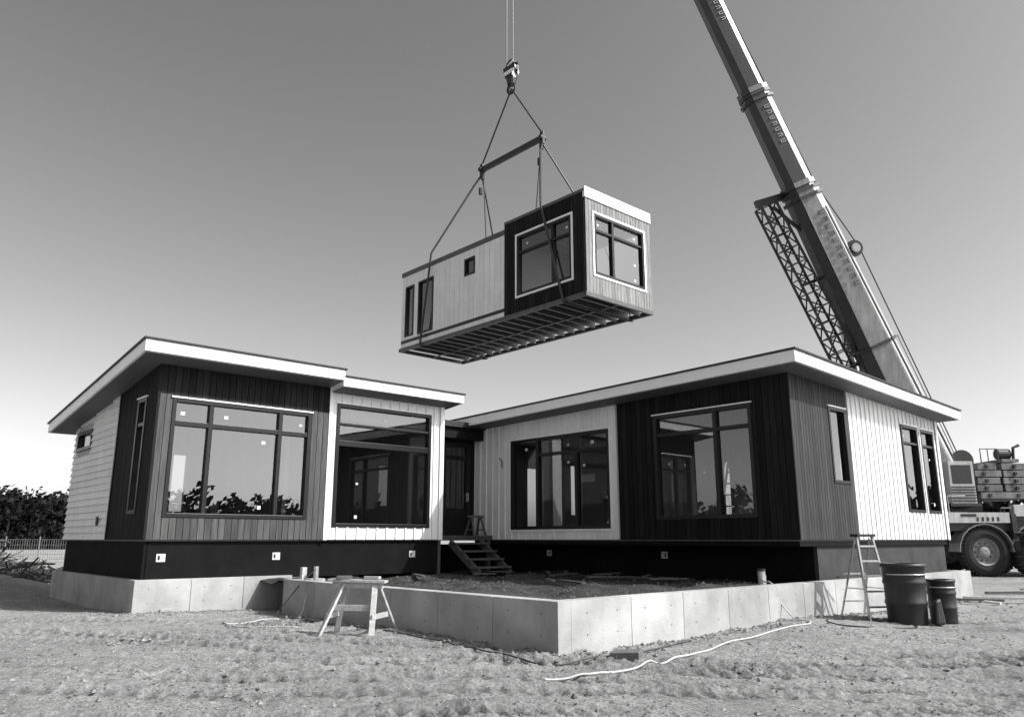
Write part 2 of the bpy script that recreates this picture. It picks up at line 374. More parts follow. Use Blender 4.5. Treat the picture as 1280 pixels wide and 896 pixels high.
mb.tube([(7.13,9.2,3.4),(7.11,9.2,3.62),(7.12,9.32,3.68)],.015,'black',6)
mb.obj('vents',E)
# ------------------------------------------------ LINK with door and steps
E=empty('entry_link',MU)
FD=('v-',10.5);d=(5.98,7.0,1.55,4.17)
mb=MB();wall(mb,FD,5.13,7.2,1.45,4.7,[d]);planks(mb,FD,5.13,7.16,1.45,4.6,[d],k='wood_shade')
mb.box(5.14,7.14,10.05,10.3,4.25,4.55,'wood_shade');mb.box(5.14,7.3,9.95,13.5,4.56,4.72,'roof')
mb.box(5.14,7.19,10.5,13.5,1.4,1.5,'floor');mb.box(5.14,7.19,13.4,13.5,1.5,4.56,'dry');mb.box(7.19,7.3,10.52,13.5,1.4,4.56,'dry')
mb.obj('link_shell',E)
window(FD,d,[],[(3.75,0,0,.05)],E,'door',fw=.12,flash=False,stick=0)
mb=MB();fb(mb,FD,6.1,6.9,-.03,.02,1.67,2.3,'black');fb(mb,FD,6.86,6.9,.02,.09,2.5,2.75,'alu');mb.obj('door_panel',E)
mb=MB()
mb.box(5.2,7.14,9.62,10.38,1.42,1.5,'olds')
for i in range(6): mb.box(5.2,7.14,9.6+i*.14,9.73+i*.14,1.502,1.535,'olds')
for i in range(4):
    z=1.3-i*.2;v=9.55-i*.3
    mb.box(5.55,6.75,v-.3,v,z,z+.045,'olds')
for u in (5.62,6.68): mb.beam((u,9.6,1.36),(u,8.35,.56),.05,.2,'olds')
for u in (5.3,7.05): mb.box(u-.05,u+.05,9.65,9.75,.45,1.42,'olds')
mb.obj('entry_steps',None,MU,bevel=.004)
mb=MB()
for a in (-.22,.22):
    for b_ in (-.2,.2): mb.beam((6.75+a,9.9+b_,1.535),(6.75+a*.7,9.9+b_*.15,2.05),.05,.05,'olds')
    mb.beam((6.75+a*.9,9.9-.15,1.7),(6.75+a*.9,9.9+.15,1.7),.04,.04,'olds')
mb.box(6.48,7.02,9.84,9.96,2.03,2.09,'olds');mb.obj('step_stool',None,MU)
# ------------------------------------------------ FOUNDATION
E=empty('concrete_foundation',MU)
mb=MB()
def cwall(u0,u1,v0,v1,z1,seg=1.22,z0=-.2):
    if u1-u0>v1-v0:
        n=max(1,round((u1-u0)/seg));w=(u1-u0)/n
        for i in range(n): mb.box(u0+i*w+(0 if i==0 else .004),u0+(i+1)*w-(0 if i==n-1 else .004),v0,v1,z0,z1,'conc')
        mb.box(u0+.01,u1-.01,v0+.012,v1-.012,z0,z1-.008,'concd')
        for i in range(2*n):
            uu=u0+(i+.5)*w/2
            for zz in (.2,.48): mb.tube([(uu,v0-.003,zz),(uu,v0+.01,zz)],.014,'concd',8)
    else:
        n=max(1,round((v1-v0)/seg));w=(v1-v0)/n
        for i in range(n): mb.box(u0,u1,v0+i*w+(0 if i==0 else .004),v0+(i+1)*w-(0 if i==n-1 else .004),z0,z1,'conc')
        mb.box(u0+.012,u1-.012,v0+.01,v1-.01,z0,z1-.008,'concd')
        for i in range(2*n):
            vv=v0+(i+.5)*w/2
            for zz in (.2,.48): mb.tube([(u0-.003,vv,zz),(u0+.01,vv,zz)],.014,'concd',8)
cwall(0,.25,.0,7.8,.65);cwall(.25,15.1,0,.25,.65);cwall(14.85,15.1,.25,10.5,.65)
cwall(.25,.8,7.55,7.8,.65)
cwall(-2.4,.95,9.32,9.6,.65);cwall(-2.4,-2.12,9.6,16,.65)
mb.obj('foundation_walls',E,bevel=.006)
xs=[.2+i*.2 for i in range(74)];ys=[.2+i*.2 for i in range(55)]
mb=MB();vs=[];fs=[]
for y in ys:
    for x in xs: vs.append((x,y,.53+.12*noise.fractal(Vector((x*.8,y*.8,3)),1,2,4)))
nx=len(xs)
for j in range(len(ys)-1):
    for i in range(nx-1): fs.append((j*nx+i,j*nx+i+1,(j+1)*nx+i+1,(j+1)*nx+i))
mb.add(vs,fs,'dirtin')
for i in range(1500):
    x=random.uniform(.4,8);y=random.uniform(.4,8.5);r=random.uniform(.01,.05);z=.53+.12*noise.fractal(Vector((x*.8,y*.8,3)),1,2,4)
    mb.add([(x-r,y,z),(x+r,y,z),(x,y-r,z),(x,y+r,z),(x,y,z+r)],[(0,2,4),(2,1,4),(1,3,4),(3,0,4)],'clodin')
for i in range(14):
    x=random.uniform(2,7.5);y=random.uniform(2,8);a=random.uniform(0,3);l=random.uniform(.3,1.2)
    mb.beam((x,y,.62),(x+l*math.cos(a),y+l*math.sin(a),.63),.1,.03,'olds')
mb.obj('courtyard_ground',None,MU)
mb=MB();mb.tube([(6.03,.6,.5),(6.03,.6,.86)],.07,'alu',16);mb.tube([(6.3,.7,.5),(6.3,.7,.78)],.03,'alu',12)
mb.tube([(6.03,.6,.86),(6.03,.6,.9)],.08,'plas',16);mb.obj('pipe_stub',None,MU,smooth=False)
mb=MB();mb.tube([(.5,7.4,.5),(.5,7.4,.9)],.05,'alu',12);mb.box(.3,.4,7.6,7.7,.5,.88,'lumber');mb.obj('pipe_stub',None,MU)
# ------------------------------------------------ HANGING MODULE
E=empty('hanging_house_module',MU)
U0,U1,V0,V1=8.85,11.98,7.4,17.17
ML=('u-',U0);MW=('u-',U0+.06);ME=('v-',V0)
big=(7.93,10.4,9.14,11.21);t1=(16.35,16.92,9.02,11.05);t2=(15.1,16.07,8.97,11.07);sq=(12.66,13.25,10.55,11.2)
en=(9.22,11.62,9.22,11.18)
mb=MB()
wall(mb,ML,V0,11.0,8.85,11.85,[big]);wall(mb,MW,11.0,V1,8.85,11.6,[t1,t2,sq])
wall(mb,ME,U0,U1,8.85,11.85,[en]);wall(mb,('u+',U1),V0,V1,8.85,11.6,[(7.65,10.0,9.6,11.35),(12.5,15,9.3,11)])
wall(mb,('v+',V1),U0+.06,U1,8.85,11.6,[]);mb.box(U0+.1,U1-.1,11.0,11.1,8.9,11.5,'dry')
mb.box(U0+.02,U1-.02,V0+.02,V1-.02,8.78,8.9,'black')
mb.slab(U0+.05,U1-.02,V0+.02,V1-.05,lambda u,v:11.62,.06,'dry')
for i in range(20):
    v=7.65+i*.41
    if v<16.9: mb.box(U0+.2,U1-.2,v,v+.045,11.3,11.54,'joist')
mb.obj('module_walls',E)
mb=MB()
planks(mb,ML,V0,11.0,8.6,11.8,[grow(big,.08)],.145,'wood_shade')
mb.box(U0-.036,U0+.02,11.0,11.03,8.6,11.84,'wood_shade')
planks(mb,ME,U0,U1,8.6,11.6,[grow(en,.08)],.14,'strip')
mb.obj('module_wood_cladding',E)
mb=MB()
columns(mb,MW,11.03,V1,.002,.03,8.6,11.5,[t1,t2,sq],'white',.28,.012)
columns(mb,MW,11.03,V1,.001,.003,8.6,11.5,[t1,t2,sq],'black',50)
mb.obj('module_white_cladding',E)
mb=MB()
mb.box(U0+.0,U0+.1,11.03,V1+.02,11.5,11.68,'steel');mb.box(U0-.05,U0+.05,V0-.04,11.03,11.8,11.9,'steel')
mb.box(U0-.05,U1+.03,V0-.07,V0+.02,11.605,11.96,'pap')
mb.box(U1-.05,U1+.03,V0+.02,V1,11.6,11.75,'steel');mb.box(U0+.05,U1,11.03,V1,11.63,11.66,'roof');mb.box(U0+.05,U1,V0+.02,11.03,11.86,11.89,'roof')
mb.obj('module_parapet',E,bevel=.005)
window(ML,big,[(8.75,0,0)],[(10.62,0,0,.04)],E,'corner_window',trim=.07,flash=False)
window(ME,en,[(10.1,0,0)],[(10.66,0,0,.04)],E,'end_window',trim=.07,flash=False)
window(MW,t1,[],[],E,'narrow_window',fw=.07,flash=False,stick=0);window(MW,t2,[],[],E,'tall_window',fw=.07,flash=False,stick=0);window(MW,sq,[],[],E,'square_window',fw=.07,flash=False,stick=0)
mb=MB()
mb.box(U0-.03,U0+.06,V0-.03,V1+.02,8.47,8.6,'steel');mb.box(U1-.08,U1+.02,V0-.03,V1+.02,8.47,8.6,'steel')
mb.box(U0-.03,U1+.02,V0-.04,V0+.05,8.471,8.601,'steel');mb.box(U0-.03,U1+.02,V1-.06,V1+.03,8.471,8.601,'steel')
v=V0+.4
while v<V1-.2:
    mb.box(U0+.06,U1-.08,v+.018,v+.032,8.53,8.78,'steel');mb.box(U0+.06,U1-.08,v-.01,v+.06,8.512,8.53,'joistd');v+=.49
mb.box(10.36,10.44,V0+.05,V1-.06,8.49,8.511,'steel')
mb.obj('module_floor_frame',E)
# rigging
E=empty('crane_rigging',MU)
UC=10.4;ZB=15.55;VA,VB=10.77,14.16
mb=MB()
mb.beam((UC,VA-.08,ZB),(UC,VB+.08,ZB),.14,.2,'crk')
for v in (VA,VB):
    mb.beam((UC,v,ZB-.25),(UC,v,ZB+.25),.1,.16,'crk',(0,1,0));mb.tube([(UC-.14,v,ZB),(UC+.14,v,ZB)],.09,'crk',12)
mb.obj('spreader_bar',E,bevel=.01)
mb=MB();H=(UC,12.43,18.3)
for v in (VA,VB): mb.tube([H,(UC,v,ZB+.2)],.035,'cable')
for p in ((VB,15.73),(VA,8.25)):
    v,vv=p
    mb.tube([(UC,v,ZB-.2),(UC-.3,v+(vv-v)*.08,ZB-.75),(U0-.09,v+(vv-v)*.62,11.95),(U0-.09,vv,8.45),(U0+.1,vv,8.44)],.04,'cable')
    mb.tube([(UC,v,ZB-.2),(U1+.06,v+(vv-v)*.5,11.8),(U1+.06,vv,8.45),(U1-.1,vv,8.44),(U0,vv,8.44)],.035,'cable')
for v in (VB-.05,VA+.05):
    for q in ((UC,ZB-.3),(UC-.1,ZB-.95)): mb.tube([(q[0],v,q[1]+.13),(q[0],v,q[1]-.13)],.075,'crk',8)
mb.tube([(UC,VB-.1,ZB-.2),(UC,VB-.35,11.65)],.025,'cable');mb.tube([(UC,VA+.05,ZB-.2),(UC-.4,VA+.0,11.9)],.03,'cable')
mb.obj('slings',E)
mb=MB()
for s in (-.13,.13):
    mb.lathe([(0,-.03),(.2,-.03),(.34,-.02),(.36,0),(.34,.02),(.2,.03),(0,.03)],(UC+s*.8,12.43,19.15),(1,-.2,0),'stripe',24)
mb.hexa([(UC-.17,12.25,18.75),(UC+.17,12.25,18.75),(UC+.17,12.61,18.75),(UC-.17,12.61,18.75),(UC-.2,12.15,19.2),(UC+.2,12.15,19.2),(UC+.2,12.71,19.2),(UC-.2,12.71,19.2)],'stripe')
mb.lathe([(0,-.2),(.16,-.2),(.2,0),(.16,.16),(.1,.2),(0,.2)],(UC,12.43,18.68),(0,0,1),'crk',16)
pts=[(UC,12.43,18.6)]+[(UC,12.43+.2*math.sin(a),18.3-.2*math.cos(a)+.02) for a in [math.pi*.85-k*math.pi*1.5/10 for k in range(11)]]
mb.tube(pts,[.07,.06,.06,.06,.06,.06,.055,.05,.045,.035,.025,.02],'crk',10)
mb.obj('hook_block',E)
# ------------------------------------------------ CRANE (world coords)
E=empty('mobile_crane')
A=Vector((-.09,26.7,44));B=Vector((17.9,33,3.85));D=(A-B).normalized()
view=Vector((0,1,0));SX=D.cross(view).normalized()
if SX.x<0: SX=-SX
FY=SX.cross(D).normalized()
if FY.y>0: FY=-FY
P=lambda t,x=0,y=0:A+(B-A)*t+SX*x+FY*y
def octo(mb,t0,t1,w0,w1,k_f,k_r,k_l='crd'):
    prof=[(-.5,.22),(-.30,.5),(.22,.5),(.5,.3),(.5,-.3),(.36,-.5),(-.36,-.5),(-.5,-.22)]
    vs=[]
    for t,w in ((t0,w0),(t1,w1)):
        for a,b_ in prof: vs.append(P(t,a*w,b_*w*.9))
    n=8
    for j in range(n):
        k=k_f if j==1 else (k_r if j in (2,3) else k_l)  # sun from the right painted in: lighter right faces, darker front and left
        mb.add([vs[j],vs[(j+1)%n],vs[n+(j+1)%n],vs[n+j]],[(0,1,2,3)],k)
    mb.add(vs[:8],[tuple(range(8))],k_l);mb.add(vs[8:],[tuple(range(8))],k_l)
mb=MB()
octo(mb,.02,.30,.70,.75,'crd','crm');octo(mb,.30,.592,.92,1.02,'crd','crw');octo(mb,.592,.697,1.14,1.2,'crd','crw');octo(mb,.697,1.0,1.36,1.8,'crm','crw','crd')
mb.obj('boom',E)
mb=MB()
for t,w in ((.592,1.26),(.598,1.34),(.697,1.5),(.704,1.6),(.302,1.0),(.86,1.75),(.93,1.8)):
    octo(mb,t-.0014,t+.0014,w,w,'crk','crk','crk')
octo(mb,.585,.59,1.22,1.22,'crm','crw');octo(mb,.688,.693,1.34,1.34,'crm','crw')
for t,x in ((.768,.95),):
    c=P(t,x,.3);mb.lathe([(0,-.18),(.2,-.18),(.22,-.12),(.34,-.12),(.36,-.05),(.36,.05),(.34,.12),(.22,.12),(.2,.18),(0,.18)],c,FY,'crk',24)
    mb.lathe([(0,.2),(.16,.2),(.16,.185),(.2,.185)],c,FY,'crw',20);mb.beam(P(t-.004,.3,.3),P(t+.001,.95,.3),.2,.3,'crd')
for k in range(11):
    t=.722+k*.0075
    for q in range(3): mb.beam(P(t+q*.0016,.12,.68+k*.011),P(t+q*.0016+.0006,.12,.68+k*.011),.26 if q!=1 else .1,.02,'crk',FY)
    mb.beam(P(t,.02+.2*(k%2),.68+k*.011),P(t+.0038,.02+.2*(k%2),.68+k*.011),.04,.02,'crk',FY)
for k in range(7):
    t=.607+k*.0062
    for q in range(2): mb.beam(P(t+q*.0022,.05,.545),P(t+q*.0022+.0006,.05,.545),.22,.02,'crw',FY)
    mb.beam(P(t,-.05+.18*(k%2),.545),P(t+.0028,-.05+.18*(k%2),.545),.035,.02,'crw',FY)
for k in range(6):
    t=.48+k*.006
    for q in range(2): mb.beam(P(t+q*.0022,.04,.47),P(t+q*.0022+.0006,.04,.47),.2,.02,'crw',FY)
    mb.beam(P(t,-.04+.16*(k%2),.47),P(t+.0028,-.04+.16*(k%2),.47),.035,.02,'crw',FY)
mb.beam(P(.72,.45,.62),P(.99,.62,.8),.06,.06,'crk');mb.beam(P(.72,-.42,.62),P(.99,-.6,.8),.06,.06,'crk')
mb.beam(P(.0,0,0),P(.03,0,0),1.1,1.1,'crk')
mb.obj('boom_fittings',E)
mb=MB()
def lat(t0,t1,x0,x1,w0,w1,n):
    C=[]
    for i in range(n+1):
        k=i/n;t=t0+(t1-t0)*k;x=x0+(x1-x0)*k;w=w0+(w1-w0)*k
        C.append([P(t,x-w/2,-.3-w/2),P(t,x+w/2,-.3-w/2),P(t,x+w/2,-.3+w/2),P(t,x-w/2,-.3+w/2)])
    for j in range(4): mb.tube([c[j] for c in C],.06,'crk',6)
    for i in range(n):
        for j in range(4):
            a=C[i][j];b_=C[i+1][(j+1)%4]
            if i%2: a=C[i][(j+1)%4];b_=C[i+1][j]
            mb.tube([a,b_],.034,'crk',5);mb.tube([C[i][j],C[i][(j+1)%4]],.028,'crk',5)
lat(.695,.885,-1.5,-1.2,.7,.8,12)
mb.beam(P(.69,-1.9,-.3),P(.694,-.3,-.3),.2,.3,'crk');mb.beam(P(.78,-1.6,-.3),P(.782,-.3,-.3),.12,.12,'crk');mb.beam(P(.87,-1.6,-.3),P(.872,-.3,-.3),.12,.12,'crk')
mb.beam(P(.70,-1.3,-.1),P(.74,-.5,.0),.14,.1,'crk')
mb.obj('stowed_lattice_jib',E)
mb=MB()
mb.tube([P(.02,.62,-.3),P(.30,.7,-.4),P(.697,1.0,-.3),P(.768,1.25,.2),(19.3,33.6,4.9)],.028,'cable',5)
mb.tube([P(.86,1.2,0),(18.9,33,4.6)],.02,'cable',5)
for s in (-.12,.12): mb.tube([(-.09+s,26.7,43.8),(-.09+s,26.6,19.3)],.024,'cable',5)
mb.obj('hoist_ropes',E)
mb=MB();mb.tube([P(.80,-.2,-.9),P(.9,-.5,-1.6)],.16,'alu',14);mb.tube([P(.9,-.5,-1.6),(15.4,33.2,3.0)],.24,'crw',16);mb.obj('lift_cylinder',E)
mb=MB()
mb.box(14.2,19.2,32.2,34.2,2.55,3.0,'crd');mb.box(16.3,19.0,32.0,33.0,3.0,4.2,'crw')
mb.box(17.6,18.6,31.5,32.3,2.75,4.5,'crw');mb.box(17.7,18.5,31.49,31.499,3.6,4.35,'crk')
mb.box(17.5,18.75,31.45,32.3,2.7,2.82,'crk')
for i in range(6): mb.box(17.62,18.58,31.47,31.488,2.9+i*.11,2.95+i*.11,'crd')
mb.lathe([(0,-.7),(.45,-.7),(.45,-.62),(.3,-.6),(.3,.6),(.45,.62),(.45,.7),(0,.7)],(18.7,33.0,4.6),(0,1,0),'crk',20)
for k,(xa,xb) in enumerate(((18.85,21.1),(18.75,19.75),(18.8,19.7),(18.72,19.78),(18.85,19.6))):
    z0=3.02+k*.29;mb.box(xa,xb,31.6,34.0,z0,z0+.25,'cweight')
    if k: mb.box(19.86+.04*(k%2),20.95-.05*(k%2),31.65,34.0,z0,z0+.25,'cweight')
    mb.box(xa+.3,xa+.42,31.55,31.6,z0+.06,z0+.19,'crk');mb.box(20.3,20.42,31.57,31.65,z0+.06,z0+.19,'crk')
mb.box(20.0,20.7,31.8,33.8,4.49,4.62,'cweight')
mb.tube([(19.0,31.55,4.45),(19.0,31.55,5.0),(19.7,31.55,5.0)],.025,'crd',6)
for x in (19.3,19.7): mb.tube([(x,31.55,4.45),(x,31.55,5.0)],.02,'crd',6)
mb.lathe([(0,-.25),(.22,-.25),(.22,.25),(0,.25)],(20.3,32.2,4.85),(1,0,0),'crk',16)
mb.tube([(20.6,32,4.6),(20.65,32,5.1),(20.9,32,5.2)],.06,'crk',8)
mb.obj('superstructure_and_counterweights',E,bevel=.02)
mb=MB()
mb.box(9.5,24,31.2,34.4,1.75,2.15,'crd');mb.box(9.5,17,31.3,34.3,2.15,2.5,'crw')
mb.box(17.3,21.6,31.1,34.4,2.15,2.3,'crd')
for wx in (12.2,14.0,18.45,20.5,22.6):
    pr=[(math.cos(a)*1.08,math.sin(a)*1.08) for a in [math.pi*(k/10) for k in range(11)]]
    for (x0,z0),(x1,z1) in zip(pr[:-1],pr[1:]):
        mb.add([(wx+x0,31.0,.95+z0),(wx+x1,31.0,.95+z1),(wx+x1,31.8,.95+z1),(wx+x0,31.8,.95+z0),(wx+x0*.96,31.0,.95+z0*.96),(wx+x1*.96,31.0,.95+z1*.96),(wx+x1*.96,31.8,.95+z1*.96),(wx+x0*.96,31.8,.95+z0*.96)],[(0,1,2,3),(4,5,6,7),(0,1,5,4),(3,2,6,7)],'crm')
mb.box(17.1,19.5,31.02,31.2,2.05,2.45,'crw');mb.box(17.6,18.2,31.0,31.02,2.3,2.4,'crk')
for i in range(5): mb.box(18.2+i*.2,18.28+i*.2,31.005,31.02,2.12,2.28,'crk')
mb.box(19.55,19.75,31.0,31.4,1.0,2.4,'crd')
mb.tube([(19.2,31.05,2.45),(19.2,31.05,2.62),(20.6,31.05,2.62)],.03,'crd',6);mb.box(19.7,20.2,31.0,31.3,2.3,2.75,'crw')
mb.box(20.05,20.45,29.9,34.4,1.3,1.7,'crw');mb.box(20.02,20.48,29.7,30.1,.35,2.3,'crw');mb.tube([(20.25,29.9,.4),(20.25,29.9,.12)],.1,'alu',12)
mb.lathe([(0,.06),(.4,.06),(.45,0),(0,0)],(20.25,29.9,.06),(0,0,1),'crk',20)
mb.tube([(17.2,31.1,2.45),(17.2,31.1,3.1),(17.9,31.1,3.1)],.02,'alu',6)
for zz in (.75,1.05,1.35,1.65): mb.box(19.55,19.95,30.95,31.15,zz,zz+.04,'crd')
mb.obj('carrier_chassis',E,bevel=.015)
mb=MB()
tyre=[(.5,-.1),(.52,-.26),(.7,-.30),(.86,-.27),(.93,-.2),(.95,-.08),(.95,.08),(.93,.2),(.86,.27),(.7,.3),(.52,.26),(.5,.1)]
for wx in (12.2,14.0,18.45,20.5,22.6):
    for wy in (31.35,34.1):
        c=(wx,wy,.95);mb.lathe(tyre,c,(0,1,0),'rubber',40)
        mb.lathe([(.53,-.25),(.5,-.22),(.46,-.12),(.42,-.05),(.25,-.03),(.22,-.12),(.2,-.17),(.1,-.2),(0,-.2)],c,(0,1,0),'rim',32)
        for q in range(10):
            a=q*math.pi/5;mb.tube([(wx+.33*math.cos(a),wy-.03,.95+.33*math.sin(a)),(wx+.33*math.cos(a),wy-.08,.95+.33*math.sin(a))],.03,'crk',6)
        for q in range(36):
            a=q*math.pi/18
            for s in (-1,1):
                x_=math.cos(a);z_=math.sin(a)
                mb.beam((wx+.93*x_,wy+s*.25,.95+.93*z_),(wx+.965*x_,wy+s*.05,.95+.965*z_),.07,.05,'rubber',(x_,0,z_))
mb.obj('wheels',E,smooth=False)
# ------------------------------------------------ foreground objects
mb=MB()
mb.beam((-2.85,12.62,.82),(-1.95,12.52,.80),.22,.04,'lumber');mb.beam((-2.8,12.62,.76),(-2.0,12.52,.74),.06,.09,'lumber')
T=[((-2.62,12.58),(-2.93,12.32)),((-2.62,12.66),(-2.80,13.05)),((-2.12,12.5),(-2.08,12.08)),((-2.1,12.58),(-1.84,13.0))]
for (a,b_),(c_,d_) in T: mb.beam((c_,d_,-.02),(a,b_,.78),.085,.04,'lumber')
mb.beam((-2.83,12.42,.3),(-2.74,12.9,.3),.02,.08,'lumber');mb.beam((-2.1,12.2,.3),(-1.94,12.85,.3),.02,.08,'lumber')
mb.beam((-2.78,12.48,.42),(-2.09,12.36,.42),.02,.09,'lumber')
mb.beam((-2.72,12.5,.865),(-2.5,12.58,.865),.1,.05,'olds');mb.beam((-2.3,12.6,.86),(-2.05,12.5,.86),.07,.04,'lumber')
mb.obj('sawhorse',None,bevel=.004)
mb=MB();cx,cy=6.72,14.75
ux,uy=.95,.25
def LP(s,d,z): return (cx+ux*s-uy*d,cy+uy*s+ux*d,z)
for s in (-1,1):
    mb.beam(LP(s*.28,0,-.02),LP(s*.17,.3,1.5),.03,.075,'alu',(0,1,0));mb.beam(LP(s*.26,.85,-.02),LP(s*.16,.36,1.45),.025,.04,'alu',(0,1,0))
    mb.beam(LP(s*.26,.12,.55),LP(s*.24,.66,.55),.015,.02,'alu')
for i in range(5):
    k=(i+.9)/5.6;w=.28-.11*k;mb.beam(LP(-w,.3*k,1.5*k),LP(w,.3*k,1.5*k),.09,.03,'alu')
mb.beam(LP(-.2,.33,1.51),LP(.2,.33,1.51),.22,.05,'plas')
for z in (.3,.8): mb.beam(LP(-.25,.7,z),LP(.25,.7,z),.02,.03,'alu')
mb.obj('stepladder',None)
def barrel(x,y,r,h,name):
    mb=MB();mb.lathe([(0,-.03),(r*.9,-.03),(r*.93,.02),(r*.95,h*.3),(r*1.0,h*.33),(r*1.0,h*.36),(r*.96,h*.39),(r*.97,h*.64),(r*1.02,h*.67),(r*1.02,h*.7),(r*.98,h*.73),(r*1.0,h*.93),(r*1.06,h*.94),(r*1.06,h),(r*.97,h),(r*.94,h*.95),(r*.9,h*.3),(0,h*.3)],(x,y,0),(0,0,1),'plas',40)
    mb.tube([(x+r*1.06*math.cos(a),y+r*1.06*math.sin(a),h*.82) for a in [math.pi*(1.1+.8*k/10) for k in range(11)]],.012,'alu',6)
    return mb.obj(name,None,smooth=True)
barrel(7.0,14.4,.35,1.02,'plastic_barrel');barrel(7.72,14.55,.235,.74,'plastic_barrel')
mb=MB();mb.hexa([(7.3,14.0,0),(7.5,14.05,0),(7.48,14.2,0),(7.28,14.15,0),(7.33,14.02,.4),(7.45,14.06,.46),(7.44,14.14,.44),(7.32,14.12,.4)],'plas');mb.obj('trash_bag',None,bevel=.04)
def smoothpts(P_,n=8):
    out=[];P_=[Vector(p) for p in P_];Q=[P_[0]]+P_+[P_[-1]]
    for i in range(1,len(Q)-2):
        for k in range(n):
            t=k/n;a,b_,c_,d_=Q[i-1],Q[i],Q[i+1],Q[i+2]
            out.append(.5*((2*b_)+(-a+c_)*t+(2*a-5*b_+4*c_-d_)*t*t+(-a+3*b_-3*c_+d_)*t**3))
    out.append(P_[-1]);return out
# ------------------------------------------------ ground
def axis(lo,hi,st,far,g=1.14):
    a=[];x=lo
    while x<hi: a.append(x);x+=st
    s=st;l=lo
    while l>-far: s*=g;l-=s;a.insert(0,l)
    s=st;hh=a[-1]
    while hh<far: s*=g;hh+=s;a.append(hh)
    return a
GX=axis(-10.,11,.035,700,1.08);GY=axis(5.8,15.5,.035,700,1.08)
# tyre track bands : (y at x=0, slope, half width, tread pitch)
tracks=[(6.35,.02,.22,.17),(6.95,.02,.22,.17),(7.65,-.03,.24,.2),(8.35,-.03,.24,.2),(9.15,.03,.26,.22),(10.0,.03,.26,.22),(10.4,-.2,.26,.2),(11.5,-.2,.26,.2),(13.2,.02,.3,.2),(14.5,.02,.3,.2)]
def gz(x,y,want=False):
    z=0;dp=0;near=max(0,1-math.hypot(x,y-11)/30)
    if math.hypot(x,y)<80:
        z+=.08*noise.noise(Vector((x*.3,y*.3,1)))+.025*noise.noise(Vector((x*1.1,y*1.5,5)))
        for mx,my,mh,mr in ((-15.5,22.5,.6,1.6),(-18.,24.5,.9,2.0),(-20.5,26,1.0,2.3),(-13.6,21.3,.3,.9)):
            q=((x-mx)**2+(y-my)**2)/mr**2
            if q<6: z+=mh*math.exp(-q)*(1+.5*noise.noise(Vector((x*2,y*2,1))))
    if near>0:
        n1=noise.noise(Vector((x*4.,y*5.,2)));n2=noise.noise(Vector((x*10,y*12,9)));n3=noise.noise(Vector((x*21,y*24,4)))
        rough=.5+1.2*max(0,noise.noise(Vector((x*.6,y*.9,8)))+.3)
        z+=near*rough*(.012*n1+.018*n2+.015*n3+.06*max(0,n2)*max(0,n3))
        for ty,sl,w,pt in tracks:
            c=ty+sl*x+.3*math.sin(x*.22+ty);dd=(y-c)/w
            if abs(dd)<1.7:
                am=max(0,min(1,.75+1.6*noise.noise(Vector((x*.3,ty*3,7)))))
                if abs(dd)<1:
                    e=(1-abs(dd)**6)
                    s=math.sin(2*math.pi*(x+abs(dd)*.10)/pt+.9*noise.noise(Vector((x*.5,y*.5,4))))
                    s=max(-1,min(1,s*3))
                    z+=am*e*(-.04+.026*s*(.75+.5*n1));dp=max(dp,am*e*(.55-.45*s))
                else: z+=am*.045*(1-(abs(dd)-1)/.7)*(.5+.9*max(0,n1+.3))
    return (z,dp) if want else z
def gmax(x,y): return max(gz(x+a,y+b_) for a in (-.08,0,.08) for b_ in (-.06,0,.06))
def lay(P_,r,k,name,n=8):
    p_=smoothpts(P_,n);p_=[p+Vector((0,0,gmax(p.x,p.y)+r*.8 if p.z<.04 else 0)) for p in p_]
    for _ in range(3): p_=[p_[0]]+[Vector((p_[i].x,p_[i].y,(p_[i-1].z+p_[i].z*2+p_[i+1].z)/4)) for i in range(1,len(p_)-1)]+[p_[-1]]
    mb=MB();mb.tube(p_,r,k,8);mb.obj(name,None,smooth=True)
lay([(.33,8.62,.0),(.7,8.75,.0),(1.04,8.96,.0),(1.5,9.38,0),(1.8,9.78,.0),(2.3,10.4,.0),(2.87,11.3,.0),(3.97,12.7,.0),(4.6,13.3,.0),(5.05,13.8,.0),(4.95,14.1,.05),(4.75,14.35,.35),(4.68,14.55,.67),(4.66,14.9,.68),(4.66,15.1,.8)],.012,'hose','garden_hose')
lay([(-3.9,16.0,.86),(-4.1,15.9,.66),(-4.35,15.75,.3),(-4.5,15.6,.0),(-3.8,15.0,.0),(-2.9,13.9,.0),(-1.8,12.6,.0),(-.9,11.6,.0),(-.2,10.6,.0),(.5,9.9,0),(1.5,10.6,0),(2.6,11.9,0)],.010,'cable','power_cord')
lay([(-3.75,16.1,.66),(-3.95,15.6,.4),(-4.05,15.4,0),(-4.6,14.9,0),(-5.0,14.3,0),(-4.5,13.9,0),(-3.6,13.7,0)],.010,'hose','extension_cord')
lay([(6.9,17.2,.67),(6.75,16.6,.66),(6.6,16.2,.3),(6.2,15.6,0),(6.9,14.0,0),(6.2,13.4,0),(5.4,13.9,0),(5.9,14.7,0)],.011,'plas','extension_cord')
mb=MB();mb.hexa([(1.2,10.15,0),(1.55,10.05,0),(1.65,10.3,0),(1.3,10.4,0),(1.2,10.15,.08),(1.55,10.05,.1),(1.64,10.3,.11),(1.3,10.4,.085)],'concd');mb.obj('concrete_slab_piece',None,bevel=.01)
mb=MB()
mb.beam((-7.6,17.9,.08),(-6.9,16.2,.06),.2,.05,'lumber');mb.beam((-9.6,20,.06),(-8.4,18.2,.12),.15,.05,'olds');mb.beam((-9.5,18.3,.06),(-8.2,19.4,.1),.1,.05,'olds')
mb.obj('scrap_planks',None)
mb=MB()
